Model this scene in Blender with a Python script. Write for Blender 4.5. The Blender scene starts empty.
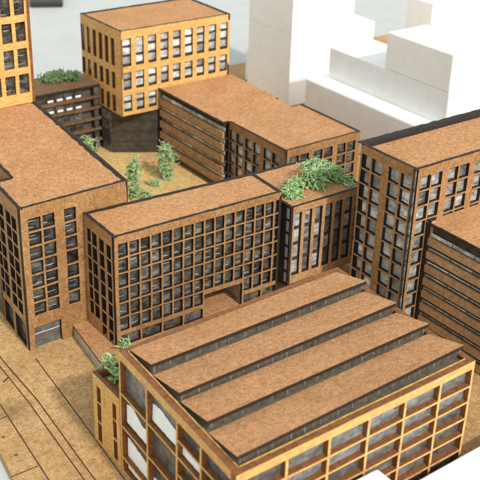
import bpy, bmesh, math, random
from mathutils import Vector, Matrix
random.seed(7)
S = bpy.context.scene
COL = S.collection
# ------------------------------------------------------------------ camera
cd = bpy.data.cameras.new("camera"); cam = bpy.data.objects.new("camera", cd); COL.objects.link(cam)
R = Matrix(((0.8092662, 0.2506460, -0.5312860), (-0.5867390, 0.3891136, -0.7101605), (0.0287317, 0.8864351, 0.4619603)))
cam.matrix_world = Matrix.Translation((0, 0, 10)) @ R.to_4x4()
cd.sensor_width = 36; cd.lens = 1013.96 / 480 * 36
cd.clip_start = .1; cd.clip_end = 500
cd.dof.use_dof = True; cd.dof.focus_distance = 17.0; cd.dof.aperture_fstop = 0.9
S.camera = cam
# ------------------------------------------------------------------ light
EL, AZ = math.radians(41), math.radians(180)
w = bpy.data.worlds.new("World"); S.world = w; w.use_nodes = True
nt = w.node_tree; bg = nt.nodes["Background"]
sky = nt.nodes.new("ShaderNodeTexSky"); sky.sky_type = 'NISHITA'; sky.sun_disc = False
sky.sun_elevation = EL; sky.sun_rotation = AZ; sky.air_density = 3.0; sky.dust_density = 1.0; sky.ozone_density = 1.0
hs = nt.nodes.new("ShaderNodeHueSaturation"); hs.inputs['Saturation'].default_value = .4
nt.links.new(sky.outputs[0], hs.inputs['Color']); nt.links.new(hs.outputs[0], bg.inputs['Color'])
bg.inputs['Strength'].default_value = .15
sd = bpy.data.lights.new("sun", 'SUN'); sd.energy = 2.05; sd.angle = math.radians(2.5); sd.color = (1, .96, .90)
sun = bpy.data.objects.new("sun", sd); COL.objects.link(sun)
sdir = Vector((math.sin(AZ) * math.cos(EL), math.cos(AZ) * math.cos(EL), math.sin(EL)))
sun.rotation_euler = sdir.to_track_quat('Z', 'Y').to_euler(); sun.location = sdir * 40
S.view_settings.view_transform = 'Standard'; S.view_settings.look = 'None'
S.view_settings.exposure = 0.45; S.view_settings.gamma = 1
S.render.engine = 'CYCLES'

# ------------------------------------------------------------------ materials
def newmat(n):
    m = bpy.data.materials.new(n); m.use_nodes = True
    return m, m.node_tree, m.node_tree.nodes["Principled BSDF"]
def N(nt, t, **k):
    n = nt.nodes.new(t)
    for a, b in k.items(): setattr(n, a, b)
    return n
def noise(nt, scale, detail=4, rough=.6, vec=None, dist=0):
    n = N(nt, "ShaderNodeTexNoise"); n.inputs['Scale'].default_value = scale
    n.inputs['Detail'].default_value = detail; n.inputs['Roughness'].default_value = rough; n.inputs['Distortion'].default_value = dist
    if vec: nt.links.new(vec, n.inputs['Vector'])
    return n
def ramp(nt, fac, stops):
    r = N(nt, "ShaderNodeValToRGB"); e = r.color_ramp.elements
    while len(e) > 1: e.remove(e[-1])
    e[0].position = stops[0][0]; e[0].color = (*stops[0][1], 1)
    for p, c in stops[1:]:
        q = e.new(p); q.color = (*c, 1)
    nt.links.new(fac, r.inputs[0]); return r
def mix(nt, a, b, fac, mode='MIX'):
    m = N(nt, "ShaderNodeMix", data_type='RGBA', blend_type=mode)
    for s, v in ((m.inputs[6], a), (m.inputs[7], b), (m.inputs[0], fac)):
        if isinstance(v, (int, float)): s.default_value = v
        elif isinstance(v, tuple): s.default_value = (*v, 1)
        else: nt.links.new(v, s)
    return m.outputs[2]
def coords(nt, scale=(1, 1, 1), rnd=False):
    tc = N(nt, "ShaderNodeTexCoord"); mp = N(nt, "ShaderNodeMapping"); mp.inputs['Scale'].default_value = scale
    nt.links.new(tc.outputs['Object'], mp.inputs[0])
    if rnd:
        oi = N(nt, "ShaderNodeObjectInfo"); mu = N(nt, "ShaderNodeMath", operation='MULTIPLY'); mu.inputs[1].default_value = 37
        nt.links.new(oi.outputs['Random'], mu.inputs[0]); nt.links.new(mu.outputs[0], mp.inputs['Location'])
        return mp.outputs[0], oi.outputs['Random']
    return mp.outputs[0]
def bump(nt, bs, h, s, d=.01):
    b = N(nt, "ShaderNodeBump"); b.inputs['Strength'].default_value = s; b.inputs['Distance'].default_value = d
    nt.links.new(h, b.inputs['Height']); nt.links.new(b.outputs[0], bs.inputs['Normal'])
def fibre(name, dark, mid, light, blotch, rough=.85, scale=1., stretch=(1, 1, 1)):
    """fibreboard / kraft card: fine speckle over slow blotches"""
    m, nt, b = newmat(name); v = coords(nt, stretch)
    n1 = noise(nt, 36 * scale, 6, .8, v); n2 = noise(nt, 11 * scale, 4, .6, v, .6); n3 = noise(nt, 1.3 * scale, 3, .5, v)
    r1 = ramp(nt, n1.outputs[0], [(.34, dark), (.5, mid), (.66, light)])
    r2 = ramp(nt, n2.outputs[0], [(.32, (.74, .72, .68)), (.60, (1.10, 1.10, 1.12))])
    r3 = ramp(nt, n3.outputs[0], [(.3, blotch), (.7, (1.05, 1.05, 1.05))])
    c = mix(nt, r1.outputs[0], r2.outputs[0], 1.0, 'MULTIPLY'); c = mix(nt, c, r3.outputs[0], 1.0, 'MULTIPLY')
    nt.links.new(c, b.inputs['Base Color']); b.inputs['Roughness'].default_value = rough; b.inputs['Specular IOR Level'].default_value = .25
    bump(nt, b, n1.outputs[0], .35, .012)
    return m
M = {}
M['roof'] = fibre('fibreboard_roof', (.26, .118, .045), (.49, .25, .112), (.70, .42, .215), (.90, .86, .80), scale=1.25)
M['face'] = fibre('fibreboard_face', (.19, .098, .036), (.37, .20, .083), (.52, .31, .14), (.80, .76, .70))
M['street'] = None
M['ground'] = fibre('fibreboard_base', (.31, .18, .075), (.51, .32, .138), (.69, .46, .225), (.86, .83, .78), scale=.9)
M['court'] = fibre('fibreboard_courtyard', (.46, .29, .11), (.66, .44, .18), (.80, .58, .29), (.9, .87, .8))
M['maple'] = fibre('maple_ply', (.45, .235, .07), (.66, .40, .135), (.80, .53, .22), (.92, .86, .78), rough=.6, scale=.8, stretch=(1, 1, 3))
M['slat'] = fibre('fibreboard_slat', (.30, .17, .078), (.47, .27, .13), (.60, .38, .20), (.85, .8, .75))
M['shade_slat'] = fibre('fibreboard_slat_shaded', (.10, .055, .028), (.19, .105, .052), (.27, .155, .08), (.8, .78, .75))  # darker copy of the slat board, the rear block's shade put into its colour
def paint_shadow(m, c, rad):
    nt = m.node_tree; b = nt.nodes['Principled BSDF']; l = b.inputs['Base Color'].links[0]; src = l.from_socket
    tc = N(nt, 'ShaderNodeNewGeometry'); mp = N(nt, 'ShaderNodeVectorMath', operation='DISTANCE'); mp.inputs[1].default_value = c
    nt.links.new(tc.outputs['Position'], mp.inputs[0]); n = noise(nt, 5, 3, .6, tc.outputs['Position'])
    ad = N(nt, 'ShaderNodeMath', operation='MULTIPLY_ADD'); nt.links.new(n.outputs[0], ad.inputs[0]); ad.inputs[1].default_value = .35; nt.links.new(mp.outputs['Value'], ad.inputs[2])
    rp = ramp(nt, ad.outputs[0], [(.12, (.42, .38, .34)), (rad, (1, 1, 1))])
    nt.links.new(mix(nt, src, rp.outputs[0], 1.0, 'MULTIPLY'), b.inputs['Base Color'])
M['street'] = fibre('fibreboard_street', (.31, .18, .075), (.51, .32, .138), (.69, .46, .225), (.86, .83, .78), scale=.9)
paint_shadow(M['street'], (5.02, 12.62, -.04), .62)  # soft shadow of something out of view, painted into the street colour
def burnt(name, c0, c1, spot, amt=.66):
    m, nt, b = newmat(name); v = coords(nt)
    n1 = noise(nt, 16, 5, .7, v); n2 = noise(nt, 45, 2, .5, v)
    r = ramp(nt, n1.outputs[0], [(.35, c0), (.72, c1)])
    s = ramp(nt, n2.outputs[0], [(amt, (0, 0, 0)), (amt + .05, (1, 1, 1))])
    c = mix(nt, r.outputs[0], spot, s.outputs[0]); nt.links.new(c, b.inputs['Base Color'])
    b.inputs['Roughness'].default_value = .7; bump(nt, b, n1.outputs[0], .4); return m
M['burnt'] = burnt('laser_burnt_edge', (.008, .006, .005), (.032, .018, .012), (.15, .12, .10), .73)
M['burnt_brown'] = burnt('laser_browned_edge', (.13, .045, .012), (.30, .115, .03), (.42, .22, .08), .72)
M['groove'] = burnt('laser_groove', (.035, .022, .012), (.10, .06, .03), (.3, .2, .1), .7)
def acrylic(name, dark, lite, tr=.45, pale_op=.6, spec=.5, thr=.48):
    m, nt, b = newmat(name); v, rnd = coords(nt, (5, 5, 8), True)
    n = noise(nt, 1.2, 3, .55, v, .6); n2 = noise(nt, 1.6, 2, .5, v)
    fr = ramp(nt, n.outputs[0], [(thr - .18, (0, 0, 0)), (thr + .24, (1, 1, 1))])  # pale streaks in the colour imitate reflections as well as milky frosting
    tint = ramp(nt, rnd, [(0, (.5, .5, .5)), (.5, (.95, .92, .86)), (1, (1.6, 1.6, 1.6))])
    c = mix(nt, dark, lite, fr.outputs[0]); c = mix(nt, c, tint.outputs[0], 1.0, 'MULTIPLY')
    nt.links.new(c, b.inputs['Base Color']); b.inputs['Roughness'].default_value = .16; b.inputs['Specular IOR Level'].default_value = spec
    b.inputs['Coat Weight'].default_value = .6; b.inputs['Coat Roughness'].default_value = .06
    bump(nt, b, n2.outputs[0], .35, .03)
    tb = N(nt, "ShaderNodeBsdfTransparent"); tb.inputs[0].default_value = (.82, .84, .84, 1)
    ms = N(nt, "ShaderNodeMixShader"); out = nt.nodes["Material Output"]
    ml = N(nt, "ShaderNodeMapRange"); nt.links.new(fr.outputs[0], ml.inputs[0]); ml.inputs[3].default_value = 1 - tr; ml.inputs[4].default_value = min(1, 1 - tr + pale_op * tr)
    nt.links.new(ml.outputs[0], ms.inputs[0]); nt.links.new(tb.outputs[0], ms.inputs[1]); nt.links.new(b.outputs[0], ms.inputs[2]); nt.links.new(ms.outputs[0], out.inputs[0])
    return m
M['pane'] = acrylic('acrylic_grey', (.045, .04, .034), (.30, .285, .25), .60, .45, thr=.52)
M['pane_dark'] = acrylic('acrylic_smoked', (.035, .033, .031), (.20, .19, .18), .5, .4, thr=.52)
M['pane_white'] = acrylic('acrylic_frosted', (.32, .315, .30), (.88, .87, .85), .35, .5, thr=.44)
M['pane_silver'] = acrylic('acrylic_silver', (.14, .14, .14), (.55, .55, .54), .35, .5, thr=.47)
M['pane_clear'] = acrylic('acrylic_clear', (.10, .103, .106), (.25, .26, .27), .45, .45)
def plain(name, c0, c1, scale=8, rough=.8, b_=.3, bs=.02):
    m, nt, b = newmat(name); v = coords(nt); n = noise(nt, scale, 5, .65, v)
    r = ramp(nt, n.outputs[0], [(.3, c0), (.7, c1)]); nt.links.new(r.outputs[0], b.inputs['Base Color'])
    b.inputs['Roughness'].default_value = rough
    if b_: bump(nt, b, n.outputs[0], b_, bs)
    return m
M['core_grey'] = plain('inner_board_grey', (.13, .125, .12), (.24, .23, .22))
M['core_dark'] = plain('inner_board_dark', (.06, .055, .05), (.13, .12, .105))
M['core_white'] = plain('inner_board_white', (.45, .44, .42), (.75, .74, .72))
M['plate'] = plain('floor_plate_edge', (.018, .014, .012), (.06, .05, .042), 20)
M['deck'] = plain('deck_dark', (.06, .05, .03), (.17, .14, .07), 9)
M['grey_side'] = plain('grey_acrylic_edge', (.28, .27, .25), (.46, .45, .42), 6, .35)
M['smoke'] = plain('smoked_glass', (.022, .020, .018), (.075, .068, .056), 6, .2, .2)
M['riser'] = plain('olive_glass', (.045, .036, .028), (.15, .125, .10), 14, .3, .3)
M['edge_glint'] = plain('acrylic_edge_glint', (.12, .115, .10), (.66, .65, .62), 14, .3)  # pale tone stands for light glinting on acrylic floor edges
M['bar_grey'] = plain('grey_glue_bar', (.12, .115, .10), (.30, .29, .27), 12)
M['paper'] = plain('white_paper', (.80, .80, .79), (.9, .9, .89), 5, .9, .5, .05)
M['black'] = plain('black_plastic', (.012, .012, .013), (.03, .03, .03), 5, .5)
m, nt, b = newmat('white_foam'); v = coords(nt)
vo = N(nt, "ShaderNodeTexVoronoi"); vo.inputs['Scale'].default_value = 16; nt.links.new(v, vo.inputs['Vector'])
n = noise(nt, 30, 5, .7, v); n2 = noise(nt, 3, 4, .6, v)
r = ramp(nt, n2.outputs[0], [(.3, (.86, .86, .845)), (.7, (.93, .93, .925))]); r2 = ramp(nt, n.outputs[0], [(.35, (.93, .93, .93)), (.6, (1, 1, 1))])
nt.links.new(mix(nt, r.outputs[0], r2.outputs[0], 1.0, 'MULTIPLY'), b.inputs['Base Color']); b.inputs['Roughness'].default_value = .95
ad = N(nt, "ShaderNodeMath", operation='ADD'); nt.links.new(vo.outputs['Distance'], ad.inputs[0]); nt.links.new(n.outputs[0], ad.inputs[1])
bump(nt, b, ad.outputs[0], .16, .02); M['foam'] = m
M['table'] = plain('white_table', (.46, .47, .455), (.51, .52, .50), 1.2, .6, .05)
def mossmat(name, c0, c1, c2):
    m, nt, b = newmat(name); v = coords(nt); n = noise(nt, 12, 4, .6, v)
    r = ramp(nt, n.outputs[0], [(.3, c0), (.5, c1), (.7, c2)]); nt.links.new(r.outputs[0], b.inputs['Base Color'])
    b.inputs['Roughness'].default_value = .8; b.inputs['Subsurface Weight'].default_value = .1; b.inputs['Subsurface Radius'].default_value = (.02, .03, .01); return m
M['moss'] = mossmat('moss_green', (.13, .25, .085), (.31, .48, .21), (.50, .67, .38))
M['moss_dark'] = mossmat('moss_olive', (.05, .09, .03), (.13, .21, .08), (.24, .34, .14))

# ------------------------------------------------------------------ mesh helpers
class MB:
    def __init__(s): s.v = []; s.f = []; s.m = []
    def quad(s, pts, mi=0):
        i = len(s.v); s.v += [tuple(p) for p in pts]; s.f.append(tuple(range(i, i + len(pts)))); s.m.append(mi)
    def hexa(s, p, mi=0, top=None, side=None):      # p: 8 points, bottom ring then top ring
        i = len(s.v); s.v += [tuple(q) for q in p]
        for k, f in enumerate(((3, 2, 1, 0), (4, 5, 6, 7), (0, 1, 5, 4), (1, 2, 6, 5), (2, 3, 7, 6), (3, 0, 4, 7))):
            s.f.append(tuple(i + j for j in f)); s.m.append(top if (k == 1 and top is not None) else (side if k > 1 and side is not None else mi))
    def box(s, a, b, mi=0, top=None):
        (x0, y0, z0), (x1, y1, z1) = a, b
        s.hexa([(x0, y0, z0), (x1, y0, z0), (x1, y1, z0), (x0, y1, z0), (x0, y0, z1), (x1, y0, z1), (x1, y1, z1), (x0, y1, z1)], mi, top)
    def prism(s, poly, z0, z1, mi=0, top=None):
        n = len(poly); i = len(s.v)
        s.v += [(x, y, z0) for x, y in poly] + [(x, y, z1) for x, y in poly]
        s.f.append(tuple(i + n - 1 - k for k in range(n))); s.m.append(mi)
        s.f.append(tuple(i + n + k for k in range(n))); s.m.append(mi if top is None else top)
        for k in range(n):
            j = (k + 1) % n; s.f.append((i + k, i + j, i + n + j, i + n + k)); s.m.append(mi)
    def tube(s, pts, r, sides=5, mi=0):
        rings = []
        for k, p in enumerate(pts):
            p = Vector(p); d = Vector(pts[min(k + 1, len(pts) - 1)]) - Vector(pts[max(k - 1, 0)])
            if d.length < 1e-6: d = Vector((0, 0, 1))
            d.normalize(); a = d.cross(Vector((.3, .2, .93))); a.normalize(); b_ = d.cross(a)
            rr = r if not isinstance(r, (list, tuple)) else r[k]
            i = len(s.v)
            for q in range(sides):
                t = 2 * math.pi * q / sides; s.v.append(tuple(p + (a * math.cos(t) + b_ * math.sin(t)) * rr))
            rings.append(i)
        for a, b_ in zip(rings, rings[1:]):
            for q in range(sides):
                z = (q + 1) % sides; s.f.append((a + q, a + z, b_ + z, b_ + q)); s.m.append(mi)
        s.f.append(tuple(rings[0] + q for q in range(sides))[::-1]); s.m.append(mi)
        s.f.append(tuple(rings[-1] + q for q in range(sides))); s.m.append(mi)
    def build(s, name, mats, parent=None, bevel=0, center=False):
        me = bpy.data.meshes.new(name)
        org = Vector((0, 0, 0)) if parent is None else parent.matrix_world.translation
        c = org.copy()
        if parent is None or center:
            xs = [Vector(p) for p in s.v]
            lo = Vector([min(p[k] for p in xs) for k in range(3)]); hi = Vector([max(p[k] for p in xs) for k in range(3)])
            c = Vector(((lo.x + hi.x) / 2, (lo.y + hi.y) / 2, lo.z))
        me.from_pydata([tuple(Vector(p) - c) for p in s.v], [], s.f)
        if not isinstance(mats, (list, tuple)): mats = [mats]
        for mm in mats: me.materials.append(M[mm] if isinstance(mm, str) else mm)
        for p, mi in zip(me.polygons, s.m): p.material_index = mi
        bm = bmesh.new(); bm.from_mesh(me); bmesh.ops.remove_doubles(bm, verts=bm.verts, dist=1e-5); bmesh.ops.recalc_face_normals(bm, faces=bm.faces)
        bm.to_mesh(me); bm.free()
        o = bpy.data.objects.new(name, me); COL.objects.link(o); o.location = c - org if parent else c
        if parent: o.parent = parent
        o.matrix_world = Matrix.Translation(c)
        if parent: o.matrix_parent_inverse = Matrix.Identity(4); o.location = c - org
        if bevel:
            bv = o.modifiers.new('bevel', 'BEVEL'); bv.width = bevel; bv.segments = 2
        return o
def tag(o, label=None, cat=None, group=None, kind=None):
    if label: o['label'] = label
    if cat: o['category'] = cat
    if group: o['group'] = group
    if kind: o['kind'] = kind
    return o
def thing(name, loc, label, cat, group=None):
    o = bpy.data.objects.new(name, None); COL.objects.link(o); o.location = loc
    o.matrix_world = Matrix.Translation(loc); o.empty_display_size = .2
    return tag(o, label, cat, group)
class Wall:                       # vertical plane frame: u along P->Q, z up, w outward
    def __init__(s, P, Q, out=1):
        s.P = Vector((P[0], P[1], 0)); d = Vector((Q[0] - P[0], Q[1] - P[1], 0)); s.L = d.length; s.d = d / s.L
        s.n = Vector((s.d.y, -s.d.x, 0)) * out
    def p(s, u, z, w=0): return s.P + s.d * u + Vector((0, 0, z)) + s.n * w
    def box(s, mb, u0, u1, z0, z1, w0, w1, mi=0, top=None):
        mb.hexa([s.p(u0, z0, w0), s.p(u1, z0, w0), s.p(u1, z0, w1), s.p(u0, z0, w1), s.p(u0, z1, w0), s.p(u1, z1, w0), s.p(u1, z1, w1), s.p(u0, z1, w1)], mi, top)
def lattice(W, u0, u1, z0, z1, holes, t, name, mats, parent, w_out=0., jit=.0035):
    """laser-cut panel with rectangular openings; mats = (outer face, cut edges)"""
    hs = []
    rr = random.Random(int(u1 * 1000 + z1 * 100 + len(holes)))
    us = sorted({round(x, 4) for h in holes for x in h[:2]} | {round(u0, 4), round(u1, 4)})
    zs = sorted({round(x, 4) for h in holes for x in h[2:]} | {round(z0, 4), round(z1, 4)})
    us = [u for u in us if u0 - 1e-4 <= u <= u1 + 1e-4]; zs = [z for z in zs if z0 - 1e-4 <= z <= z1 + 1e-4]
    def hole(i, j):
        if i < 0 or j < 0 or i >= len(us) - 1 or j >= len(zs) - 1: return True
        a, b_ = (us[i] + us[i + 1]) / 2, (zs[j] + zs[j + 1]) / 2
        return any(h[0] < a < h[1] and h[2] < b_ < h[3] for h in holes)
    mb = MB(); a, b_ = w_out, w_out - t
    for i in range(len(us) - 1):
        for j in range(len(zs) - 1):
            if hole(i, j): continue
            x0, x1, y0, y1 = us[i], us[i + 1], zs[j], zs[j + 1]
            mb.quad([W.p(x0, y0, a), W.p(x1, y0, a), W.p(x1, y1, a), W.p(x0, y1, a)], 0)
            mb.quad([W.p(x0, y0, b_), W.p(x0, y1, b_), W.p(x1, y1, b_), W.p(x1, y0, b_)], 1)
            if hole(i - 1, j): mb.quad([W.p(x0, y0, a), W.p(x0, y1, a), W.p(x0, y1, b_), W.p(x0, y0, b_)], 1)
            if hole(i + 1, j): mb.quad([W.p(x1, y0, a), W.p(x1, y1, a), W.p(x1, y1, b_), W.p(x1, y0, b_)], 1)
            if hole(i, j - 1): mb.quad([W.p(x0, y0, a), W.p(x1, y0, a), W.p(x1, y0, b_), W.p(x0, y0, b_)], 1)
            if hole(i, j + 1): mb.quad([W.p(x0, y1, a), W.p(x1, y1, a), W.p(x1, y1, b_), W.p(x0, y1, b_)], 1)
    o = mb.build(name, mats, parent)
    global LAST; LAST = o
    if jit:     # hand-cut card is never perfectly straight: bend every vertex a hair with a smooth field
        for vtx in o.data.vertices:
            q = vtx.co + o.matrix_world.translation
            d = math.sin(q.x * 5.1 + q.z * 3.3 + q.y * 4.0) + math.sin(q.x * 11.3 - q.z * 9.1 + q.y * 8.7) * .5
            e = math.sin(q.x * 6.7 + q.z * 8.9 - q.y * 5.3 + 1.7) + math.sin(q.z * 17 + q.x * 13 + q.y * 15) * .5
            vtx.co += Vector((W.d.x * d * jit, W.d.y * d * jit, e * jit))
    return o
def char(poly, z, parent, wmin=.05, wmax=.075, seg=.07, seed=3, edges=None):
    """scorched rim of a roof: uneven strip just above the panel tops"""
    rr = random.Random(seed); mb = MB(); n = len(poly)
    cx = sum(p[0] for p in poly) / n; cy = sum(p[1] for p in poly) / n
    A = sum(poly[i][0] * poly[(i + 1) % n][1] - poly[(i + 1) % n][0] * poly[i][1] for i in range(n)); sg = 1 if A > 0 else -1
    for i in range(n):
        if edges is not None and i not in edges: continue
        p, q = Vector(poly[i]), Vector(poly[(i + 1) % n]); d = q - p; L = d.length; d /= L; nn = Vector((-d.y, d.x)) * sg
        m = max(1, int(L / seg)); prev = None
        for k in range(m + 1):
            u = L * k / m; wi = rr.uniform(wmin, wmax); wo = rr.uniform(-.002, .004); h = rr.uniform(.006, .013)
            a = p + d * u + nn * wo; b_ = p + d * u + nn * wi
            cur = (a, b_, h)
            if prev:
                a0, b0, h0 = prev
                mb.hexa([(a0.x, a0.y, z), (a.x, a.y, z), (b_.x, b_.y, z - .016), (b0.x, b0.y, z - .016), (a0.x, a0.y, z + h0), (a.x, a.y, z + h), (b_.x, b_.y, z + h * .5 + i * .0007), (b0.x, b0.y, z + h0 * .5 + i * .0007)])
            prev = cur
    return mb.build('scorched_rim', 'burnt', parent)
COUNT = {}
REST = {}
LAST = None
PR = random.Random(99)
def panes(W, holes, t, mat, parent, w_out=0., keep=100, sub=True, glint=2):
    """one thin sheet behind each opening; beyond 100 on one thing they become a single part"""
    k = parent.name; parent = LAST if sub else parent
    for h in holes:
        n = COUNT.get(k, 0)
        g = .008; mb = MB() if n < keep else REST.setdefault(k, (MB(), mat, parent))[0]
        j = random.uniform(-.004, .004)
        W.box(mb, h[0] - g, h[1] + g, h[2] - g, h[3] + g, w_out - t - .016 + j, w_out - t - .005 + j)
        f = w_out - t - .005 + j                          # glints on the acrylic floor edges, painted as pale strips
        for _ in range(glint if h[1] - h[0] < .3 else 0):
            if PR.random() < .55:
                L = (h[1] - h[0]) * PR.uniform(.35, .8); a = h[0] + .01 + (h[1] - h[0] - L - .03) * PR.random()
                z = h[2] + PR.choice((.02, .03, .045, .06, .6 * (h[3] - h[2]))) + PR.uniform(0, .02); d = PR.uniform(-.008, .008)
                zh = PR.uniform(.004, .018)
                mb.hexa([W.p(a, z, f), W.p(a + L, z + d, f), W.p(a + L, z + d, f + .004), W.p(a, z, f + .004), W.p(a, z + zh, f), W.p(a + L, z + d + zh * .6, f), W.p(a + L, z + d + zh * .6, f + .004), W.p(a, z + zh, f + .004)], 1)
        if n < keep: mb.build('window_pane', [mat, 'edge_glint'], parent, center=True)
        COUNT[k] = n + 1
def flush():
    for k, (mb, mat, parent) in REST.items():
        tag(mb.build('window_pane', [mat, 'edge_glint'], parent), kind='stuff')
    REST.clear()
def inset(poly, d):
    n = len(poly); out = []
    A = sum(poly[i][0] * poly[(i + 1) % n][1] - poly[(i + 1) % n][0] * poly[i][1] for i in range(n))
    sg = 1 if A > 0 else -1
    for i in range(n):
        p0, p1, p2 = Vector(poly[i - 1]), Vector(poly[i]), Vector(poly[(i + 1) % n])
        e1 = (p1 - p0).normalized(); e2 = (p2 - p1).normalized()
        n1 = Vector((-e1.y, e1.x)) * sg; n2 = Vector((-e2.y, e2.x)) * sg
        bis = n1 + n2; k = d / max(.3, (1 + n1.dot(n2)) / 1.0)
        out.append(tuple(p1 + bis * k))
    return out
def grid(us, zs): return [(a, b_, c, d) for a, b_ in us for c, d in zs]
def rows(top, pitch, h, n): return [(top - k * pitch - h, top - k * pitch) for k in range(n)]
def cols(start, pitch, w_, n): return [(start + k * pitch, start + k * pitch + w_) for k in range(n)]
def guts(parent, poly, z0, z1, pitch, mat='core_grey', ci=.28, pi=.085, zs=None):
    if z1 - z0 > .1: 
        mb = MB(); mb.prism(inset(poly, ci), z0 + .006, z1 - .07); mb.build('inner_core', mat, parent)
    for z in (zs if zs is not None else [z0 + pitch * k for k in range(1, int((z1 - z0 - .1) / pitch) + 1)]):
        mb = MB(); mb.prism(inset(poly, pi), z, z + .028); mb.build('floor_plate', 'plate', parent)

# ================================================================== setting
mb = MB(); mb.box((-60, -30, -.35), (120, 160, -.165)); tag(mb.build('table_top', 'table'), kind='structure')
# base board in two layers; the street layer is slightly lower
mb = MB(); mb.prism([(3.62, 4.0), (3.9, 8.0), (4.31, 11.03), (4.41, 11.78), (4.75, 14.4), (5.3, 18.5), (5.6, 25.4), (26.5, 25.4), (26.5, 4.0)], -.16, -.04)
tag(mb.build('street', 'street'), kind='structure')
mb = MB(); mb.prism([(4.95, 4.4), (5.13, 8.0), (5.32, 10.94), (5.44, 12.6), (5.45, 13.95), (5.6, 16.5), (5.8, 20.0), (6.0, 25.3), (26.4, 25.3), (26.4, 7.3), (11.95, 7.3), (11.95, 4.4)], -.039, 0, 1, 0)
tag(mb.build('pavement', ['ground', 'groove']), kind='structure')
mb = MB(); mb.prism([(8.2, 13.95), (12.56, 13.95), (12.56, 20.6), (11.5, 21.4), (8.2, 21.4)], .001, .012)
tag(mb.build('courtyard_floor', 'court'), kind='structure')
mb = MB()
def groove(P, Q, z, wd=.011):
    wd *= 1.5
    W = Wall(P, Q); W.box(mb, 0, W.L, z, z + .004, -wd / 2, wd / 2)
groove((5.44, 6.5), (5.63, 10.14), 0); groove((5.63, 10.14), (5.78, 11.81), 0); groove((5.78, 11.81), (5.93, 13.7), 0, .012)
Z = -.04
groove((4.42, 6.5), (4.73, 10.76), Z, .013); groove((4.73, 10.76), (4.90, 12.82), Z, .013); groove((4.90, 12.82), (5.08, 16.5), Z, .013)
groove((4.95, 6.5), (5.17, 10.64), Z, .013); groove((5.17, 10.64), (5.31, 12.7), Z, .013); groove((5.31, 12.7), (5.42, 16.5), Z, .013)
groove((4.31, 11.17), (4.74, 11.17), Z, .012); groove((4.5, 12.50), (4.86, 12.54), Z, .012); groove((4.2, 9.7), (4.6, 9.72), Z, .012)
groove((5.20, 13.42), (5.33, 13.5), Z, .02)
tag(mb.build('paving_joint', 'groove'), kind='structure')
for k, (x, y) in enumerate(((4.6, 12.08), (4.58, 11.58), (4.76, 12.62))):
    mb = MB(); mb.prism([(x + .028 * math.cos(t) * (1 + .3 * math.sin(3 * t + k)), y + .016 * math.sin(t)) for t in [i * math.pi / 6 for i in range(12)]], Z + .0005, Z + .005)
    tag(mb.build('burn_mark', 'groove'), kind='structure')

# ================================================================== tall slab at left (paired windows) and its upper tower
HF = .285
T = thing('model_building', (6.9, 15.5, 0), 'tallest brown model block at left edge with paired square windows and open ground floor', 'model building')
B0, B1, B2 = (5.938, 13.95), (8.004, 14.01), (8.41, 18.445)
poly = [B0, B1, B2, (8.52, 20.3), (6.55, 20.3), (6.42, 16.9), (6.12, 16.9), (6.05, 16.6), (6.41, 16.6), (6.36, 15.19), (6.03, 15.19)]
poly = [B0, B1, B2, (8.52, 20.3), (6.72, 20.3), (6.36, 15.19), (6.03, 15.19)]
char(poly, 2.748, T, .05, .072)
char(poly, 2.7495, T, .07, .10, edges=[1])
mb = MB(); mb.prism(inset(poly, .045), 2.69, 2.742, 1, 0); mb.build('roof', ['roof', 'burnt'], T)
W = Wall(B0, B1); t = .058
zr = rows(2.53, .27, .228, 7)
h = grid([(.15, .375), (.415, .635), (.82, 1.04)], zr); hd = [(.12, .64, 0, .44)]
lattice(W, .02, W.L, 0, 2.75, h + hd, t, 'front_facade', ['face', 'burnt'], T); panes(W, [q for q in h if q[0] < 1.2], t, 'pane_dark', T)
panes(W, [(.12, .64, .0, .44)], t, 'pane_clear', T)
mb = MB(); W.box(mb, .13, .63, .27, .285, -.055, -.047); mb.build('window_transom', 'core_white', T)
WL = Wall(B0, (6.03, 15.19), -1); zl = rows(2.49, .27, .225, 7)
h = grid([(.17, .385), (.44, .66), (.79, 1.0), (1.04, 1.2)], zl); hd = [(.11, .60, .03, .50), (.72, 1.16, .03, .50)]
mb = MB(); mb.box((5.952, 13.966, 0.002), (6.02, 14.03, 2.735)); mb.build('corner_joint', 'burnt', T)
mb = MB(); mb.prism([(6.06, 15.20), (6.36, 15.20), (6.46, 16.6), (6.14, 16.6)], .002, 2.45); mb.build('lightwell_glazing', 'smoke', T)
lattice(WL, 0.06, WL.L, 0, 2.75, h + hd, t, 'side_facade', ['face', 'burnt'], T); panes(WL, h + hd, t, 'pane_dark', T)
W2 = Wall(B1, B2); h = grid(cols(.3, .48, .3, 8), zr)
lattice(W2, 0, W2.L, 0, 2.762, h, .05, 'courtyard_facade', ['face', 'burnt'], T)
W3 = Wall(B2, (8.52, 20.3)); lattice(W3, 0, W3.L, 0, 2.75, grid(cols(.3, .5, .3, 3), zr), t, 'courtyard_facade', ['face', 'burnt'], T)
W4 = Wall((6.36, 15.19), (6.72, 20.3), -1); h = grid(cols(.1, .42, .3, 11), zl)
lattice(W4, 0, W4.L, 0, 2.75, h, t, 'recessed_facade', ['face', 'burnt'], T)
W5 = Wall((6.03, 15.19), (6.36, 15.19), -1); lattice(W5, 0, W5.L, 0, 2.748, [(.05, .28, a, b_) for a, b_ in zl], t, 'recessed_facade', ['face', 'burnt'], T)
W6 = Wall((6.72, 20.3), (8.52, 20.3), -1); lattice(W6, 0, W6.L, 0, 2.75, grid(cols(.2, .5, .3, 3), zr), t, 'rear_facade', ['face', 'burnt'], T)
guts(T, [B0, B1, (8.41, 18.445), (8.5, 20.2), (6.8, 20.2), (6.4, 15.3), (6.03, 15.1)], 0, 2.75, .27, 'core_dark', .2, .07, [2.53 + .004 - .27 * k for k in range(8)])
flush()

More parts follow.
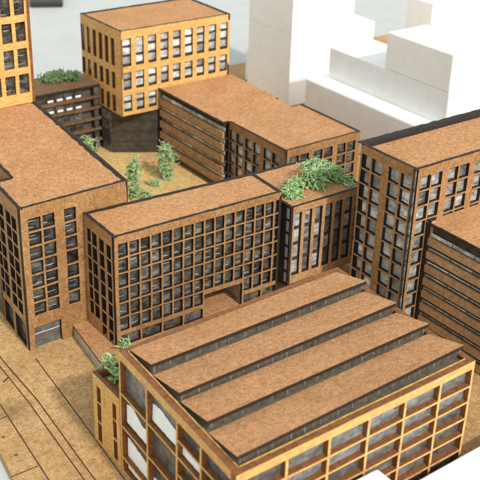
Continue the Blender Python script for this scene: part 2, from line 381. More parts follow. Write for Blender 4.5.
T = thing('model_building', (7.45, 19.2, 2.752), 'golden tower standing on the roof at top left corner, its top beyond the frame', 'model building')
A0, A1 = (6.75, 18.40), (8.405, 18.43); W = Wall(A0, A1); t = .06
hu = [(x - A0[0], x + .215 - A0[0]) for x in (8.085, 7.79, 7.48, 7.17, 6.86)]; hz = [(2.985 + .535 * k, 3.375 + .535 * k) for k in range(6)]
hh = grid(hu, hz); lattice(W, 0, 1.60, 2.755, 6.25, hh, t, 'front_facade', ['maple', 'burnt_brown'], T); panes(W, hh, t, 'pane', T)
mb = MB(); W.box(mb, 1.603, 1.66, 2.755, 6.25, -1.7, .004); mb.build('side_facade', 'burnt_brown', T)
for a, b_ in hu:
    for z, _ in hz[:4]: mb = MB(); W.box(mb, a - .004, b_ + .004, z + .155, z + .185, -.059, -.045); mb.build('window_transom', 'plate', LAST, center=True)
WL = Wall(A0, (6.85, 20.1), -1); h = grid(cols(.15, .33, .22, 4), hz); lattice(WL, .002, WL.L, 2.755, 6.25, h, t, 'side_facade', ['maple', 'burnt_brown'], T); panes(WL, h, t, 'pane', T)
Ap = [A0, (8.34, 18.43), (8.42, 20.1), (6.85, 20.1)]
mb = MB(); mb.prism(inset(Ap, .06), 6.15, 6.2, 1, 0); mb.build('roof', ['roof', 'burnt'], T)
guts(T, Ap, 2.76, 6.2, .2675, 'core_dark', .25, .1, [2.95 + .2675 * k for k in range(12)]); flush()

# ================================================================== long gridded block in the centre
T = thing('model_building', (8.8, 13.4, .25), 'long central brown block with fine square window grid and a passage cut through its base', 'model building')
C0, C1, C2, C3 = (7.081, 12.900), (10.517, 12.842), (10.565, 13.80), (7.106, 13.984)
poly = [C0, C1, C2, C3]; t = .06
char(poly, 2.368, T, .055, .075)
mb = MB(); mb.prism(inset(poly, .05), 2.31, 2.358, 1, 0); mb.build('roof', ['roof', 'burnt'], T)
W = Wall(C0, C1); bar = .043
hu = [(.17 + .2145 * k - .0895, .17 + .2145 * k + .0895) for k in range(16)]; zr = rows(2.224, .285, .250, 6)
h = [q for q in grid(hu, zr) if not (1.75 < q[0] < 2.6 and q[2] < .8)]
hb = [(hu[k][0], hu[k + 1][1], .255, .458) for k in (0, 2, 4, 6, 12, 14)]; ho = [(hu[8][0], hu[11][1], .24, .735)]
lattice(W, .012, W.L, .24, 2.372, h + hb + ho, t, 'front_facade', ['face', 'burnt'], T)
panes(W, h, t, 'pane', T); panes(W, hb, t, 'pane', T)
WL = Wall(C0, (7.104, 13.95), -1)
h = [q for q in grid([(.10, .245), (.34, .50), (.60, .76), (.82, .94)], rows(2.16, .285, .24, 7)) if not (q[0] > .55 and q[2] < .4)]
h = [(a, b_, c, d) for a, b_, c, d in h if c > .2]
mb = MB(); mb.box((7.095, 12.912, .25), (7.15, 12.97, 2.35)); mb.build('corner_joint', 'burnt', T)
lattice(WL, .055, WL.L, .252, 2.376, h, t, 'side_facade', ['face', 'burnt'], T); panes(WL, h, t, 'pane_dark', T)
WR = Wall((10.517, 12.842), (10.565, 13.80)); lattice(WR, .0, WR.L, .24, 2.37, grid(cols(.1, .21, .16, 4), rows(2.0, .285, .24, 1)), t, 'side_facade', ['face', 'burnt'], T)
WB = Wall(C3, C2, -1); hu2 = cols(.1, .215, .172, 15)
h = [q for q in grid(hu2, rows(2.222, .285, .243, 6)) if not (1.75 < q[0] < 2.5 and q[2] < .8)] + [(1.80, 2.62, .24, .735)]
lattice(WB, .06, WB.L - .06, .24, 2.37, h, t, 'rear_facade', ['face', 'burnt'], T)
for nm, x0, x1 in (('a', 7.17, 8.86), ('b', 9.66, 10.43)):
    mb = MB(); mb.box((x0 + .12, 13.05, .256), (x1 - (.12 if nm == 'a' else 0), 13.78, .80)); mb.build('inner_core', 'grey_side', T)
mb = MB(); mb.box((7.35, 13.12, .84), (10.3, 13.7, 2.28)); mb.build('inner_core', 'core_dark', T)
for k in range(5):
    mb = MB(); mb.prism(inset(poly, .082), 2.222 - .285 * k - .283 + .012, 2.222 - .285 * k - .243 + .012); mb.build('floor_plate', 'grey_side' if k < 4 else 'core_dark', T)
flush()

T = thing('podium', (8.8, 13.2, 0), 'low brown podium with grey acrylic side under the long central block', 'podium')
Pp = [(6.60, 12.30), (12.45, 12.30), (12.45, 14.0), (6.80, 13.965)]
mb = MB(); mb.prism(inset(Pp, .012), .001, .205); mb.build('side_panel', 'grey_side', T)
mb = MB(); mb.prism(Pp, .206, .238, 1, 0); mb.build('top_panel', ['roof', 'burnt'], T)

# ================================================================== finned block between the long block and the right tower
T = thing('model_building', (11.4, 13.4, .25), 'brown block with tall vertical fins, green moss garden on its roof', 'model building')
D0, D1, D2, D3 = (10.610, 12.663), (12.40, 12.663), (12.42, 14.28), (10.66, 14.30); t = .052
poly = [D0, D1, D2, D3]
char(poly, 2.086, T, .05, .07)
mb = MB(); mb.prism([(10.66, 12.715), (12.35, 12.715), (12.37, 14.24), (10.70, 14.24)], 2.03, 2.080, 1, 0)
mb.build('roof', ['roof', 'burnt'], T)
W = Wall(D0, D1); h = grid(cols(.085, .2455, .170, 7), [(.66, 1.955)])
lattice(W, .012, W.L, .49, 2.088, h, t, 'fin_facade', ['slat', 'burnt'], T)
for a, b_, c, d in h:
    for k in range(4): panes(W, [(a, b_, 1.955 - (k + 1) * .32375 + (.0), 1.955 - k * .32375 - .004)], t + .01, 'pane_silver' if not (1.2 < a < 1.4 or a < .1) else 'pane_white', T)
for k in range(5): mb = MB(); W.box(mb, .03, W.L - .05, .655 + k * .32375 - .024, .655 + k * .32375 + .03, -.095, -.040); mb.build('floor_plate', 'plate', T)
WL = Wall(D0, (10.615, 12.84), -1)
for k in range(6):
    mb = MB(); WL.box(mb, .03, .17, .50 + .265 * k, .50 + .265 * k + .225, -.05, -.02); mb.build('window_pane', 'grey_side', T, center=True)
mb = MB()
for k in range(7): WL.box(mb, .01, .175, .462 + .265 * k, .492 + .265 * k, -.055, 0)
WL.box(mb, .0, .022, .46, 2.086, -.05, .002); WL.box(mb, .15, .175, .46, 2.08, -.05, .001); mb.build('side_frame', 'burnt', T)
WR = Wall(D1, D2); lattice(WR, .052, WR.L, .49, 2.085, grid(cols(.12, .25, .17, 6), [(.66, 1.955)]), t, 'side_facade', ['slat', 'burnt'], T)
mb = MB(); mb.box((10.85, 12.95, .26), (12.2, 14.1, 2.0)); mb.build('inner_core', 'core_grey', T)
mb = MB(); mb.box((10.7, 13.5, .26), (10.84, 14.2, 2.0)); mb.build('inner_core', 'core_grey', T)
flush()

# ================================================================== right tower
T = thing('model_building', (13.2, 11.2, 0), 'tall brown tower at right with paired windows and recessed roof', 'model building')
E0, E1 = (11.462, 10.557), (15.2, 10.557); ZE = 3.42; t = .065; EY = 11.90
zr = rows(3.255, .285, .250, 11)
W = Wall(E0, E1); us = []
for k in range(5): us += [(.13 + .665 * k, .37 + .665 * k), (.405 + .665 * k, .645 + .665 * k)]
h = grid(us, zr)
lattice(W, .065, W.L, 0, ZE, h, t, 'front_facade', ['face', 'burnt'], T); panes(W, [q for q in h if q[0] < 3.0 and (q[3] > 2.4 or q[0] < .45)], t, 'pane_silver', T)
WL = Wall(E0, (11.462, EY), -1); us = [(.09, .325), (.375, .62), (.79, 1.03), (1.075, 1.30)]
h = grid(us, zr)
lattice(WL, .065, WL.L, 0, ZE, h, t, 'side_facade', ['face', 'burnt'], T)
panes(WL, [q for q in h if q[2] > .5], t, 'pane_white', T)
WB = Wall((11.462, EY), (15.2, EY), -1); lattice(WB, .052, WB.L, 0, ZE, grid(cols(.3, .6, .4, 5), zr), .09, 'rear_facade', ['face', 'burnt'], T)
WR = Wall((15.2, 10.557), (15.2, EY)); lattice(WR, .0, WR.L, 0, ZE, grid(cols(.15, .3, .2, 4), zr), t, 'side_facade', ['face', 'burnt'], T)
poly = [(11.515, 10.61), (15.14, 10.61), (15.14, 11.805), (11.515, 11.805)]
mb = MB(); mb.prism(poly, 3.31, 3.362, 1, 0); mb.build('roof', ['roof', 'burnt'], T)
char([(11.462, 10.557), (15.2, 10.557), (15.2, 11.9), (11.462, 11.9)], ZE, T, .05, .065)
char([(15.2, 11.9), (11.462, 11.9)], ZE + .002, T, .085, .11, edges=[0])
mb = MB(); mb.box((11.50, 10.595, .01), (11.56, 10.655, 3.40)); mb.build('corner_glazing', 'pane_silver', T)
for k in range(1, 12): mb = MB(); mb.box((11.48, 10.575, 3.34 - .285 * k - .035), (11.55, 10.65, 3.34 - .285 * k)); mb.build('corner_joint', 'plate', T)
guts(T, [(11.462, 10.557), (15.2, 10.557), (15.2, 11.9), (11.462, 11.9)], 0, 3.35, .285, 'core_white', .2, .09, [3.25 - .285 * k - .26 for k in range(11)]); flush()

# ================================================================== louvred block in front of the right tower
T = thing('model_building', (13.2, 8.0, 0), 'right edge block with long horizontal brown louvres below a plain roof', 'model building')
HX = 11.845
mb = MB(); mb.box((HX, 5.4, 2.335), (16, 10.545, 2.38), 1, 0); mb.build('roof', ['roof', 'burnt'], T)
char([(HX, 10.50), (HX, 5.4), (16, 5.4), (16, 10.5)], 2.379, T, .02, .035, edges=[0, 1])
WL = Wall((HX, 10.52), (HX, 5.4), 1)
WL.n = Vector((-1, 0, 0))
for k in range(8):
    mb = MB(); z = 2.10 - .258 * k
    ww = random.uniform(-.006, .006)
    mb.hexa([WL.p(.06, z - .135 + ww, -.06), WL.p(WL.L, z - .135, -.06), WL.p(WL.L, z - .135, .0), WL.p(.06, z - .135 + ww, .0), WL.p(.06, z + ww, -.06), WL.p(WL.L, z, -.06), WL.p(WL.L, z, .0), WL.p(.06, z + ww, .0)], 1)
    i = len(mb.f) - 6; mb.m[i + 3] = 0; mb.m[i + 4] = 0
    for q in range(6): mb.m[i + q] = 0 if q in (1, 2, 3, 4, 5) else 1
    mb.build('louvre', ['slat', 'burnt'], T)
for k in range(8):
    z = 2.10 - .258 * k
    mb = MB(); WL.box(mb, .08, WL.L, z - .1, z + .225, -.10, -.08); mb.build('glazing_backing', 'smoke', T)
    for j in range(10):
        mb = MB(); WL.box(mb, .08 + j * .5, .56 + j * .5, z + .022, z + .088, -.066, -.054); mb.build('window_pane', 'pane_white', T, center=True)
for k in range(8):
    z = 2.10 - .258 * k; mb = MB(); WL.box(mb, .05, WL.L, z - .166, z - .152, -.20, -.004); mb.build('floor_plate', 'plate', T)
mb = MB(); mb.box((11.86, 10.44, .02), (11.99, 10.535, 2.42), 1); mb.box((11.858, 10.435, .02), (11.992, 10.4385, 2.42), 0); mb.build('corner_post', ['slat', 'burnt'], T)
mb = MB(); mb.box((12.2, 5.6, .01), (15.8, 10.3, 2.3)); mb.build('inner_core', 'core_grey', T)
mb = MB(); mb.box((HX + .03, 5.4, .01), (HX + .12, 10.4, .14)); mb.build('ground_glazing', 'pane_clear', T)
flush()

T = thing('terrace', (10.8, 9.0, 0), 'raised brown terrace between the golden framed hall and the louvred block', 'terrace')
mb = MB(); mb.prism([(9.80, 7.42), (11.93, 7.55), (11.93, 12.28), (10.0, 12.28), (9.95, 10.6)], .001, .10); mb.build('side_panel', 'burnt_brown', T)
mb = MB(); mb.prism([(9.78, 7.40), (11.94, 7.53), (11.94, 12.285), (9.99, 12.285), (9.93, 10.6)], .101, .14, 1, 0); mb.build('top_panel', ['ground', 'burnt_brown'], T)

# ================================================================== stepped roof block behind (louvres + windows)
T = thing('model_building', (13.7, 18.0, 0), 'mid brown block behind with notched roof edge, louvres facing the courtyard', 'model building')
ZF = 1.71; t = .058
rp = [(12.755, 15.541), (14.924, 15.555), (14.92, 17.65), (14.62, 17.62), (14.66, 18.33), (14.75, 18.34), (14.80, 20.37), (12.571, 20.37), (12.577, 17.60), (12.755, 17.60)]
char(rp, 1.708, T, .035, .055, edges=[0, 1, 7, 8, 9])
mb = MB(); mb.prism([(12.80, 15.59), (14.88, 15.60), (14.875, 17.63), (14.60, 17.60), (14.64, 18.32), (14.73, 18.33), (14.78, 20.37), (12.573, 20.37), (12.579, 17.62), (12.80, 17.62)], 1.66, 1.702, 1, 0)
mb.build('roof', ['roof', 'burnt'], T)
WL = Wall((12.765, 15.541), (12.755, 17.60), -1)
h = grid([(.20, .44), (.50, .75), (.89, 1.13), (1.19, 1.43), (1.53, 1.77), (1.83, 2.03)], rows(1.53, .275, .242, 5))
lattice(WL, .0, WL.L, 0, ZF + .004, h, t, 'side_facade', ['face', 'burnt'], T); panes(WL, h, t, 'pane_white', T)
W = Wall((12.815, 15.541), (14.924, 15.555)); us = []
for k in range(3): us += [(.08 + .68 * k, .33 + .68 * k), (.37 + .68 * k, .62 + .68 * k)]
h = grid(us, rows(1.53, .275, .232, 5)); lattice(W, .0, W.L, 0, ZF + .002, h, t, 'front_facade', ['face', 'burnt'], T); panes(W, h, t, 'pane', T)
WR = Wall((14.924, 15.60), (14.92, 17.65)); lattice(WR, .0, WR.L, 0, ZF + .008, grid([(.1 + .3 * k, .32 + .3 * k) for k in range(6)], rows(1.53, .275, .232, 5)), t, 'side_facade', ['face', 'burnt'], T)
for a, b_ in (((14.66, 17.7), (14.70, 18.3)), ((14.75, 18.36), (14.80, 20.35))):
    WR = Wall(a, b_); lattice(WR, .0, WR.L, 0, 1.658, grid([(.1 + .33 * k, .3 + .33 * k) for k in range(int((WR.L - .2) / .33))] or [(.1, .3)], rows(1.5, .275, .232, 5)), t, 'side_facade', ['face', 'burnt'], T)
WL = Wall((12.571, 20.30), (12.577, 17.60), 1); WL.n = Vector((-1, 0, 0))
for k in range(5):
    z = 1.475 - .287 * k; mb = MB()
    WL.box(mb, .0, WL.L - .004, z - .165, z, -.055, .0, 0); 
    mb.f.pop(); mb.m.pop()
    i = len(mb.v) - 8; mb.f.append((i + 3, i, i + 4, i + 7)); mb.m.append(1); mb.m[0] = 1
    mb.build('louvre', ['slat', 'burnt'], T)
    WLp = [(.04 + j * .45, .46 + j * .45, z + .03, z + .10) for j in range(6)]
    mb = MB(); WL.box(mb, .02, WL.L - .02, z - .1, z + .18, -.10, -.085); mb.build('glazing_backing', 'smoke', T)
    panes(WL, WLp, .045, 'pane_white', T, sub=False, glint=0)
for k in range(6): mb = MB(); z = 1.475 - .287 * k; WL.box(mb, .0, WL.L, z - .185, z - .168, -.16, -.004); mb.build('floor_plate', 'plate', T)
mb = MB(); mb.prism([(12.9, 17.7), (14.5, 17.7), (14.6, 20.3), (12.8, 20.3)], .01, 1.6); mb.build('inner_core', 'core_grey', T)
mb = MB(); mb.prism([(13.25, 15.9), (14.2, 15.9), (14.2, 17.4), (13.25, 17.4)], .01, 1.6); mb.build('inner_core', 'core_white', T)
flush()

# ================================================================== golden block over glass base at the back
T = thing('model_building', (13.1, 21.3, 0), 'golden box block cantilevered over a dark glass base at the back', 'model building')
G0, G1, G2, G3 = (11.557, 20.398), (14.72, 20.395), (14.72, 22.30), (11.515, 22.29); t = .055
poly = [G0, G1, G2, G3]; ZG = 3.278
char(poly, 3.275, T, .05, .07)
mb = MB(); mb.prism(inset(poly, .055), 3.20, 3.262, 1, 0); mb.build('roof', ['roof', 'burnt'], T)
W = Wall(G0, G1); hz = [(2.405, 3.085), (1.825, 2.255), (1.27, 1.68)]
h = grid([(.06 + .3515 * k, .285 + .3515 * k) for k in range(9)], hz)
lattice(W, .02, W.L, 1.165, ZG, h, t, 'front_facade', ['maple', 'burnt'], T)
def split(h):
    out = []
    for a, b_, c, d in h:
        n = 3 if d - c > .5 else 2; s_ = (d - c) / n
        out += [(a, b_, c + s_ * k + .01, c + s_ * (k + 1) - .02) for k in range(n)]
    return out
panes(W, split(h), t, 'pane_white', T, keep=63)
for c, d in hz:
    n = 3 if d - c > .5 else 2
    for k in range(n): z = c + (d - c) / n * k; mb = MB(); W.box(mb, .02, W.L - .02, z + .0, z + .055, -.10, -.0565); mb.build('floor_plate', 'plate', T)
WL = Wall(G0, (11.515, 22.29), -1); h = grid([(.28 + .289 * k, .44 + .289 * k) for k in range(6)], [(2.365, 3.03), (1.79, 2.20), (1.2, 1.62)])
lattice(WL, .0, WL.L, 1.165, ZG, h, t, 'side_facade', ['maple', 'burnt_brown'], T); panes(WL, h, t, 'pane', T)
WB = Wall(G3, G2, -1); lattice(WB, .06, WB.L, 1.165, ZG + .004, grid([(.1 + .35 * k, .3 + .35 * k) for k in range(8)], hz), t, 'rear_facade', ['maple', 'burnt'], T)
WR = Wall(G1, G2); lattice(WR, .0, WR.L - .06, 1.165, ZG + .004, grid([(.28 + .289 * k, .44 + .289 * k) for k in range(5)], hz), t, 'side_facade', ['maple', 'burnt'], T)
mb = MB(); mb.prism(inset(poly, .3), 1.2, 3.15); mb.build('inner_core', 'core_grey', T)
mb = MB(); mb.prism(inset(poly, .06), 1.13, 1.162); mb.build('soffit', 'plate', T)
gp = [(11.585, 20.985), (12.55, 20.40), (14.6, 20.45), (14.6, 22.1), (11.6, 22.1)]
mb = MB(); mb.prism(gp, .013, 1.128); mb.build('glass_base', 'smoke', T)
for z in (.30, .58, .86): mb = MB(); mb.prism(inset(gp, -.012), z, z + .022); mb.build('floor_plate', 'plate', T)
flush()

# ================================================================== low block with planted roof behind the courtyard
T = thing('model_building', (10.6, 22.1, 0), 'shaded dark block behind courtyard with planted roof and white window strips', 'model building')
K0, K1 = (9.30, 21.44), (11.35, 21.43)
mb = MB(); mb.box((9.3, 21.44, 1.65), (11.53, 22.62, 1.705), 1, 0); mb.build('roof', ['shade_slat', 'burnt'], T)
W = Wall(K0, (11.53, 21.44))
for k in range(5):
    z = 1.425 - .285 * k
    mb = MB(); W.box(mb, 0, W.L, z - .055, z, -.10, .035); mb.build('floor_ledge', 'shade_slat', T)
for k in range(6):
    z = 1.64 - .285 * k
    for j in range(8):
        a = .02 + .25 * j
        if j == 7: continue
        mb = MB(); W.box(mb, a, a + .235, z - .215, z - .0, -.07, -.055); mb.build('window_pane', 'pane_dark', T, center=True)
        if k < 2 and j >= 3:
            mb = MB(); W.box(mb, a + .05, a + .20, z - .195, z - .14, -.050, -.042); mb.build('window_blind', 'paper', T)
    mb = MB(); W.box(mb, 2.075, 2.20, z - .205, z - .005, -.05, -.03); mb.build('window_pane', 'pane_clear', T, center=True)
mb = MB(); W.box(mb, 2.02, 2.06, .013, 1.648, -.06, .02); mb.build('corner_post', 'burnt', T)
mb = MB(); mb.box((9.32, 21.56, .013), (11.50, 22.55, 1.648)); mb.build('inner_core', 'core_dark', T)
WS = Wall((11.545, 20.985), (11.545, 21.43), -1)
for k in range(4):
    z = 1.10 - .275 * k
    mb = MB(); WS.box(mb, .0, .44, z - .24, z - .0, -.03, -.005); mb.build('window_pane', 'pane_clear', T, center=True)
    mb = MB(); WS.box(mb, .0, .445, z + .004, z + .028, -.03, .004); mb.build('floor_ledge', 'plate', T)
flush()

# ================================================================== golden framed hall with saw-tooth roof (front)
T = thing('model_building', (7.7, 8.9, 0), 'large golden framed hall in the foreground with four sawtooth roof slabs', 'model building')
FL, FR, BR, BL = (5.546, 7.343), (9.715, 7.430), (9.86, 10.53), (5.715, 10.378); ZR = 2.105; t = .10
WL = Wall(BL, FL, 1); WL.n = Vector((-WL.d.y * -1, WL.d.x * -1, 0)); WL.n = Vector((WL.d.y, -WL.d.x, 0))
if WL.n.x > 0: WL.n = -WL.n
W = Wall(FL, FR)
P = .285; bh = .036
def band(tops, bots): return list(zip(bots, tops))
full = [1.970] + [1.690 - P * k for k in range(6)]
fz = []
top = 1.972
for zb in (1.70, 1.42, 1.135, .85, .562, .28): fz.append((zb, top)); top = zb - bh
fz.append((.03, top))
posts = [0.0, .765, 1.455, 2.14, 2.80, 3.475, 4.125]
hu = [(a + .045, b_ - .0) for a, b_ in zip(posts, posts[1:])]
h = grid(hu, fz); lattice(W, 0, W.L, .0, ZR, h, t, 'front_frame', ['maple', 'burnt_brown'], T, jit=.003); panes(W, h, t - .012, 'pane_clear', T)
h = []
for a, b_ in ((.05, .80), (.845, 1.62)):
    top = 1.972
    for zb in (1.42, .85, .28): h.append((a, b_, zb, top)); top = zb - bh
    h.append((a, b_, .03, top))
for a, b_ in ((1.665, 2.22), (2.265, 2.94)): h += [(a, b_, c, d) for c, d in fz]
lattice(WL, 0, WL.L - t - .002, .0, ZR + .001, h, t, 'side_frame', ['maple', 'burnt_brown'], T, jit=.003); panes(WL, h, t - .012, 'pane_clear', T)
WB = Wall(BL, BR, -1); hb = grid([(.2 + .66 * k, .8 + .66 * k) for k in range(6)], fz)
lattice(WB, t + .002, WB.L, .0, ZR - .002, hb, t, 'rear_frame', ['maple', 'burnt_brown'], T)
WR = Wall(FR, BR); lattice(WR, t + .002, WR.L - t - .002, .0, ZR - .003, grid([(.2 + .66 * k, .8 + .66 * k) for k in range(4)], fz), t, 'side_frame', ['maple', 'burnt_brown'], T)
mb = MB()                                                # thin light lining standing just proud of the frame
W.box(mb, t + .015, W.L - t, 1.95, ZR + .007, -t - .018, -t - .002); WL.box(mb, t, WL.L - t - .018, 1.95, ZR + .007, -t - .018, -t - .002)
mb.build('rim_lining', 'maple', T)
mb = MB(); W.box(mb, -.01, W.L + .2, .0, .05, .002, .06); mb.build('sill', 'burnt_brown', T)
ip = inset([FL, FR, BR, BL], .125)
mb = MB(); mb.prism(ip, 2.02, 2.06); mb.build('roof_deck', 'deck', T)
for z in (1.69, 1.405, 1.12, .835, .55, .265):
    mb = MB(); mb.prism(inset([FL, FR, BR, BL], .16), z - .012, z + .010); mb.build('floor_plate', 'core_grey', T)
mb = MB(); mb.prism(inset([FL, FR, BR, BL], .75), .005, 2.0); mb.build('inner_core', 'core_grey', T)
# crumpled white paper lining behind the glass of the side frame
def crumple(W, u0, u1, zlo, f_top, w0, seed, mat='paper'):
    rr = random.Random(seed); n = 18; mb = MB(); tops = []; lows = []
    for i in range(n + 1):
        u = u0 + (u1 - u0) * i / n
        zt = f_top(i / n) + rr.uniform(-.005, .005); dw = rr.uniform(-.003, .003)
        tops.append((u, zt, dw))
    for (a, za, da), (b_, zb, db) in zip(tops, tops[1:]):
        mb.hexa([W.p(a, zlo, w0 - da), W.p(b_, zlo, w0 - db), W.p(b_, zlo, w0 - .012 - db), W.p(a, zlo, w0 - .012 - da),
                 W.p(a, za, w0 - .01 + da), W.p(b_, zb, w0 - .01 + db), W.p(b_, zb, w0 - .022 + db), W.p(a, za, w0 - .022 + da)])
    return mb.build('paper_lining', mat, T)
crumple(WL, .08, .78, .06, lambda s: .62 - .10 * s, -.066, 1)
crumple(WL, .08, .78, .90, lambda s: 1.20 - .05 * s + .05 * math.sin(7 * s), -.066, 2)
crumple(WL, .86, 1.6, 1.45, lambda s: 1.72 + .03 * math.sin(6 * s), -.066, 3)
crumple(WL, .86, 1.6, .30, lambda s: .45 + .1 * s, -.066, 4)
crumple(WL, 1.68, 2.21, 1.44, lambda s: 1.66 - .06 * s, -.066, 5)
crumple(WL, 2.28, 2.92, 1.14, lambda s: 1.30, -.066, 6)
crumple(WL, 1.68, 2.21, .60, lambda s: .80 + .05 * s, -.066, 7)
# four sloping slabs with clerestory risers
SL = [((5.855, 10.33), (5.835, 9.685), (9.74, 10.42), (9.76, 9.78), 2.235), ((5.815, 9.61), (5.80, 8.945), (9.70, 9.72), (9.70, 9.04), 2.235),
      ((5.795, 8.925), (5.775, 8.265), (9.68, 8.98), (9.69, 8.365), 2.225), ((5.735, 8.195), (5.675, 7.50), (9.66, 8.30), (9.675, 7.67), 2.245)]
for bl, fl, br, fr, zt in SL:
    zb = 2.085; d0, th = 2.062, .058
    mb = MB(); e = .018
    mb.hexa([(bl[0], bl[1], zb - .018), (fl[0] - e, fl[1] - e, zt - th), (fr[0] + e, fr[1] - e, zt - th), (br[0], br[1], zb - .018),
             (bl[0], bl[1], zb + .01), (fl[0] - e, fl[1] - e, zt), (fr[0] + e, fr[1] - e, zt), (br[0], br[1], zb + .01)], 1, 0)
    s = mb.build('roof_slab', ['roof', 'burnt'], T)
    mb = MB(); Wf = Wall(fl, fr); Wf.box(mb, .02, Wf.L - .02, d0, zt - th - .004, -.035, -.012); cl = mb.build('clerestory', 'riser', s)
    n = 15
    for k in range(n + 1):
        mb = MB()
        u = .03 + (Wf.L - .06) * k / n + random.uniform(-.03, .03); u = min(max(u, .02), Wf.L - .03)
        a = random.uniform(0, .03); Wf.box(mb, u, u + random.uniform(.008, .018), d0 + a, zt - th - .006 - random.uniform(0, .03), -.011, -.006); mb.build('glazing_bar', 'bar_grey', s)
    x = .012
    for (b0, f0) in ((bl, fl), (br, fr)):
        mb = MB(); sx = x if b0 is bl else -x - .012
        p = [(b0[0] + sx, b0[1] - .05, d0), (f0[0] + sx, f0[1] + .04, d0), (f0[0] + sx, f0[1] + .04, zt - th - .006), (b0[0] + sx, b0[1] - .05, zb - .016)]
        q = [(a + .012, b_, c) for a, b_, c in p]
        mb.hexa(p + q); mb.build('side_cheek', 'deck', s)
flush()

T = thing('annex', (6.3, 10.9, 0), 'small slotted annex attached behind the golden hall, moss on its sunken roof', 'annex')
AN, AF = (5.73, 11.215), (5.715, 10.385)
WA = Wall(AN, AF); WA.n = Vector((-1, 0, 0))
h = [(.12, .24, .06, .41), (.12, .24, .445, .77), (.12, .24, .80, 1.08), (.61, .72, .06, .41), (.61, .72, .445, .77), (.61, .72, .80, 1.08)]
lattice(WA, 0, WA.L - .004, 0, 1.255, h, .06, 'side_frame', ['maple', 'burnt_brown'], T); panes(WA, h, .06, 'pane_dark', T)
WN = Wall(AN, (7.0, 11.22), -1); lattice(WN, .062, WN.L, 0, 1.25, grid(cols(.3, .35, .2, 2), [(.1, .5), (.6, 1.0)]), .06, 'rear_frame', ['maple', 'burnt_brown'], T)
mb = MB(); mb.box((5.79, 10.54, .005), (6.98, 11.155, 1.12), 0); mb.build('roof_deck', 'face', T)

# ================================================================== white foam massing blocks
FG = 'white foam blocks standing around the wooden model'
def foam(poly, z0, z1, label, bevel=.035):
    mb = MB(); mb.prism(poly, z0, z1); o = mb.build('foam_block', 'foam', None, bevel); tag(o, label, 'foam block', FG)
    return o
def rect(x0, y0, x1, y1): return [(x0, y0), (x1, y0), (x1, y1), (x0, y1)]
foam(rect(17.50, 21.30, 19.75, 23.3), .002, 2.08, 'white foam lower half of the tall white tower behind the model', .02)
foam(rect(17.495, 21.295, 19.755, 23.3), 2.081, 5.6, 'white foam upper half of the tall white tower, its top cut off by the frame', .02)
foam(rect(19.757, 21.302, 20.62, 22.5), .002, 2.06, 'white foam block attached low on the right side of the tall white tower', .02)
foam(rect(17.86, 23.32, 19.9, 23.9), .002, .95, 'low white foam block half hidden left of the tall white tower', .04)
foam(rect(16.86, 15.37, 17.44, 19.85), .002, 1.40, 'long low white foam step nearest the model roofs, under the bigger block', .05)
foam(rect(17.45, 15.32, 18.95, 19.63), .002, 2.21, 'long white foam block with a smaller block standing on top at right', .03)
foam(rect(17.44, 15.33, 18.78, 17.53), 2.214, 3.14, 'white foam block stacked on top of the long white block', .03)
foam(rect(21.62, 20.0, 24.6, 21.05), .002, 2.75, 'white foam block farthest back at the top right corner', .04)
foam([(8.0, 5.2), (11.8, 5.4), (11.3, 7.33), (8.55, 7.265)], -.16, .60, 'rough white foam slab at the bottom right corner', .03)
foam([(7.05, 6.0), (7.87, 6.0), (7.87, 7.31), (7.2, 7.31)], -.16, 1.15, 'small white foam block corner poking up at the bottom edge', .03)

# dark object lying on the table far behind
mb = MB(); mb.prism([(16.15, 35.3), (17.25, 34.75), (18.6, 37.4), (17.4, 38.0)], -.164, .1)
tag(mb.build('black_case', 'black', None, .06), 'blurred black case lying on the white table at the top edge', 'case')

# ================================================================== moss plants
def moss(loc, size, height, label, seed, strands=26, mat='moss', r=.0135, group='green moss clumps used as trees', lean=.4, loops=0.3, name='moss_clump'):
    rr = random.Random(seed); mb = MB(); x0, y0, z0 = loc
    for s in range(int(strands * 1.5)):
        a = rr.uniform(0, 6.283); q = size * math.sqrt(rr.random()) * .8
        zz = rr.uniform(0, .85) * height if height > size * 1.5 else rr.uniform(0, .35) * height
        if height > size * 1.5: q *= (.55 + .45 * math.sin(3.1 * zz / height + .6))
        p = Vector((x0 + q * math.cos(a), y0 + q * math.sin(a), z0 + zz)); pts = [p.copy()]
        d = Vector((rr.gauss(0, 1), rr.gauss(0, 1), abs(rr.gauss(.7, .6)))).normalized()
        ax = Vector((rr.gauss(0, 1), rr.gauss(0, 1), rr.gauss(0, 1))).normalized(); turn = rr.uniform(.35, .95)
        for k in range(rr.randint(5, 9)):
            d = Matrix.Rotation(turn * rr.uniform(.6, 1.3), 3, ax) @ d
            d = (d + Vector((rr.gauss(0, .2), rr.gauss(0, .2), rr.gauss(.03, .2)))).normalized()
            p = p + d * .036; p.z = min(max(p.z, z0 + .012), z0 + height); pts.append(p.copy())
            if rr.random() < .3:
                e = (d + Vector((rr.gauss(0, .9), rr.gauss(0, .9), rr.gauss(.2, .7)))).normalized()
                mb.tube([p, p + e * .03, p + e * .055 + Vector((0, 0, .008))], [r * .8, r * .7, r * .45], 5)
        mb.tube(pts, [r * rr.uniform(.8, 1.15) for _ in pts[:-1]] + [r * .55], 5)
    stem = [(x0, y0, z0), (x0 + .01, y0, z0 + height * .4), (x0 - .01, y0 + .01, z0 + height * .8)]
    mb.tube(stem, r * .9, 5)
    o = mb.build(name, mat); o['label'] = label; o['category'] = 'moss plant'; o['group'] = group
    for pl in o.data.polygons: pl.use_smooth = True
    return o
ZD = 2.081
moss((11.62, 13.20, ZD), .20, .36, 'bushy light green moss clump in the middle of the finned block roof', 11, 60)
moss((11.72, 13.48, ZD), .17, .42, 'tall green moss tuft rising at the back of the finned block roof', 12, 42)
moss((12.02, 13.22, ZD), .17, .28, 'green moss clump on the finned block roof near the right tower', 13, 44)
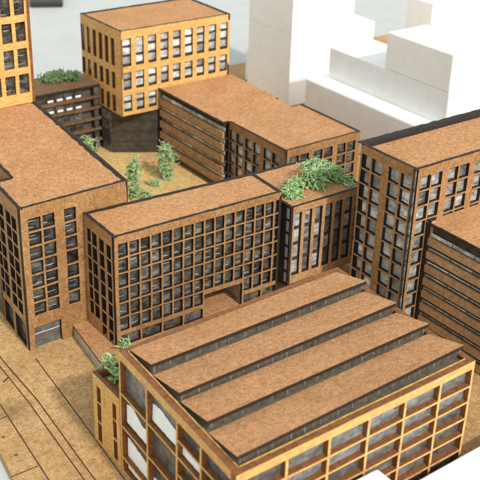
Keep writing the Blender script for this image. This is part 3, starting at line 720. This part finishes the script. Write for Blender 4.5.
moss((11.92, 13.55, ZD), .15, .26, 'small green moss tuft behind the right end clump on the finned roof', 14, 30)
moss((10.93, 13.08, ZD), .17, .17, 'spreading green moss clump on the finned roof beside the long block', 15, 34)
moss((11.34, 13.34, ZD), .15, .22, 'loose low green moss clump between the sprig and the bushy roof clump', 17, 24)
moss((12.20, 13.02, ZD), .12, .17, 'low green moss clump at the right end edge of the finned roof', 18, 20)
moss((11.02, 13.12, ZD + .0), .05, .34, 'thin upright green moss sprig beside the long block roof', 16, 9, r=.011)
moss((10.67, 18.40, .012), .15, 1.02, 'tall narrow moss tree in the middle of the courtyard', 21, 72)
moss((11.90, 18.95, .012), .17, .90, 'tall moss tree beside the courtyard louvres', 22, 86)
moss((11.42, 18.72, .012), .13, .10, 'low moss tuft on the courtyard floor between the two tall moss trees', 23, 16)
moss((10.90, 18.30, .012), .12, .12, 'low moss tuft at the foot of the narrow courtyard moss tree', 24, 14)
moss((10.95, 21.05, .012), .16, .52, 'curly moss bush in front of the shaded dark block', 25, 46)
moss((10.60, 22.25, 1.706), .28, .16, 'olive moss patch on the shaded roof beside the golden tower', 31, 60, 'moss_dark', .015)
moss((11.10, 22.12, 1.706), .26, .20, 'olive moss patch on the shaded roof near the golden box block', 32, 60, 'moss_dark', .015)
moss((10.90, 22.38, 1.706), .22, .14, 'flat olive moss patch at the back of the shaded roof', 33, 40, 'moss_dark', .015)
moss((7.22, 12.80, .239), .10, .14, 'tiny moss sprig on the podium at the foot of the long block', 34, 12)
# ring-shaped curls of preserved moss on the annex
mb = MB(); rr = random.Random(5)
def ring(c, R_, nrm, r=.021, a0=0, a1=6.283):
    nrm = Vector(nrm).normalized(); a = nrm.cross(Vector((.1, .9, .3))).normalized(); b_ = nrm.cross(a)
    n = 14; mb.tube([Vector(c) + (a * math.cos(a0 + (a1 - a0) * k / n) + b_ * math.sin(a0 + (a1 - a0) * k / n)) * (R_ * (1 + .1 * math.sin(3 * k))) for k in range(n + 1)], r, 6)
nr = (-.45, -.65, .6)
ring((6.00, 11.26, 1.38), .062, nr, .018); ring((6.06, 11.20, 1.33), .05, (-.2, -.8, .4), .018, .4, 5.8); ring((6.20, 11.12, 1.42), .07, nr, .019, .5, 5.4); ring((6.10, 11.10, 1.27), .075, (-.3, -.7, .6))
ring((5.98, 11.00, 1.22), .065, (-.5, -.4, .8), .02, 0, 5); ring((5.96, 10.84, 1.19), .06, (-.5, -.5, .7), .019, 1, 6.2); ring((6.10, 10.88, 1.23), .055, nr, .019)
for k in range(34):
    p = Vector((6.03 + rr.gauss(0, .09), 11.06 + rr.gauss(0, .14), 1.18 + rr.uniform(0, .16))); pts = [p]
    d = Vector((rr.gauss(0, 1), rr.gauss(0, 1), rr.gauss(.3, 1))).normalized()
    for q in range(4): d = (d + Vector((rr.gauss(0, .6), rr.gauss(0, .6), rr.gauss(0, .5)))).normalized(); p = p + d * .04; pts.append(p)
    mb.tube(pts, [.02, .019, .018, .016, .01], 5)
o = mb.build('moss_clump', 'moss'); tag(o, 'curly ring-shaped green moss on the annex beside the golden hall corner', 'moss plant', 'green moss clumps used as trees')
for pl in o.data.polygons: pl.use_smooth = True
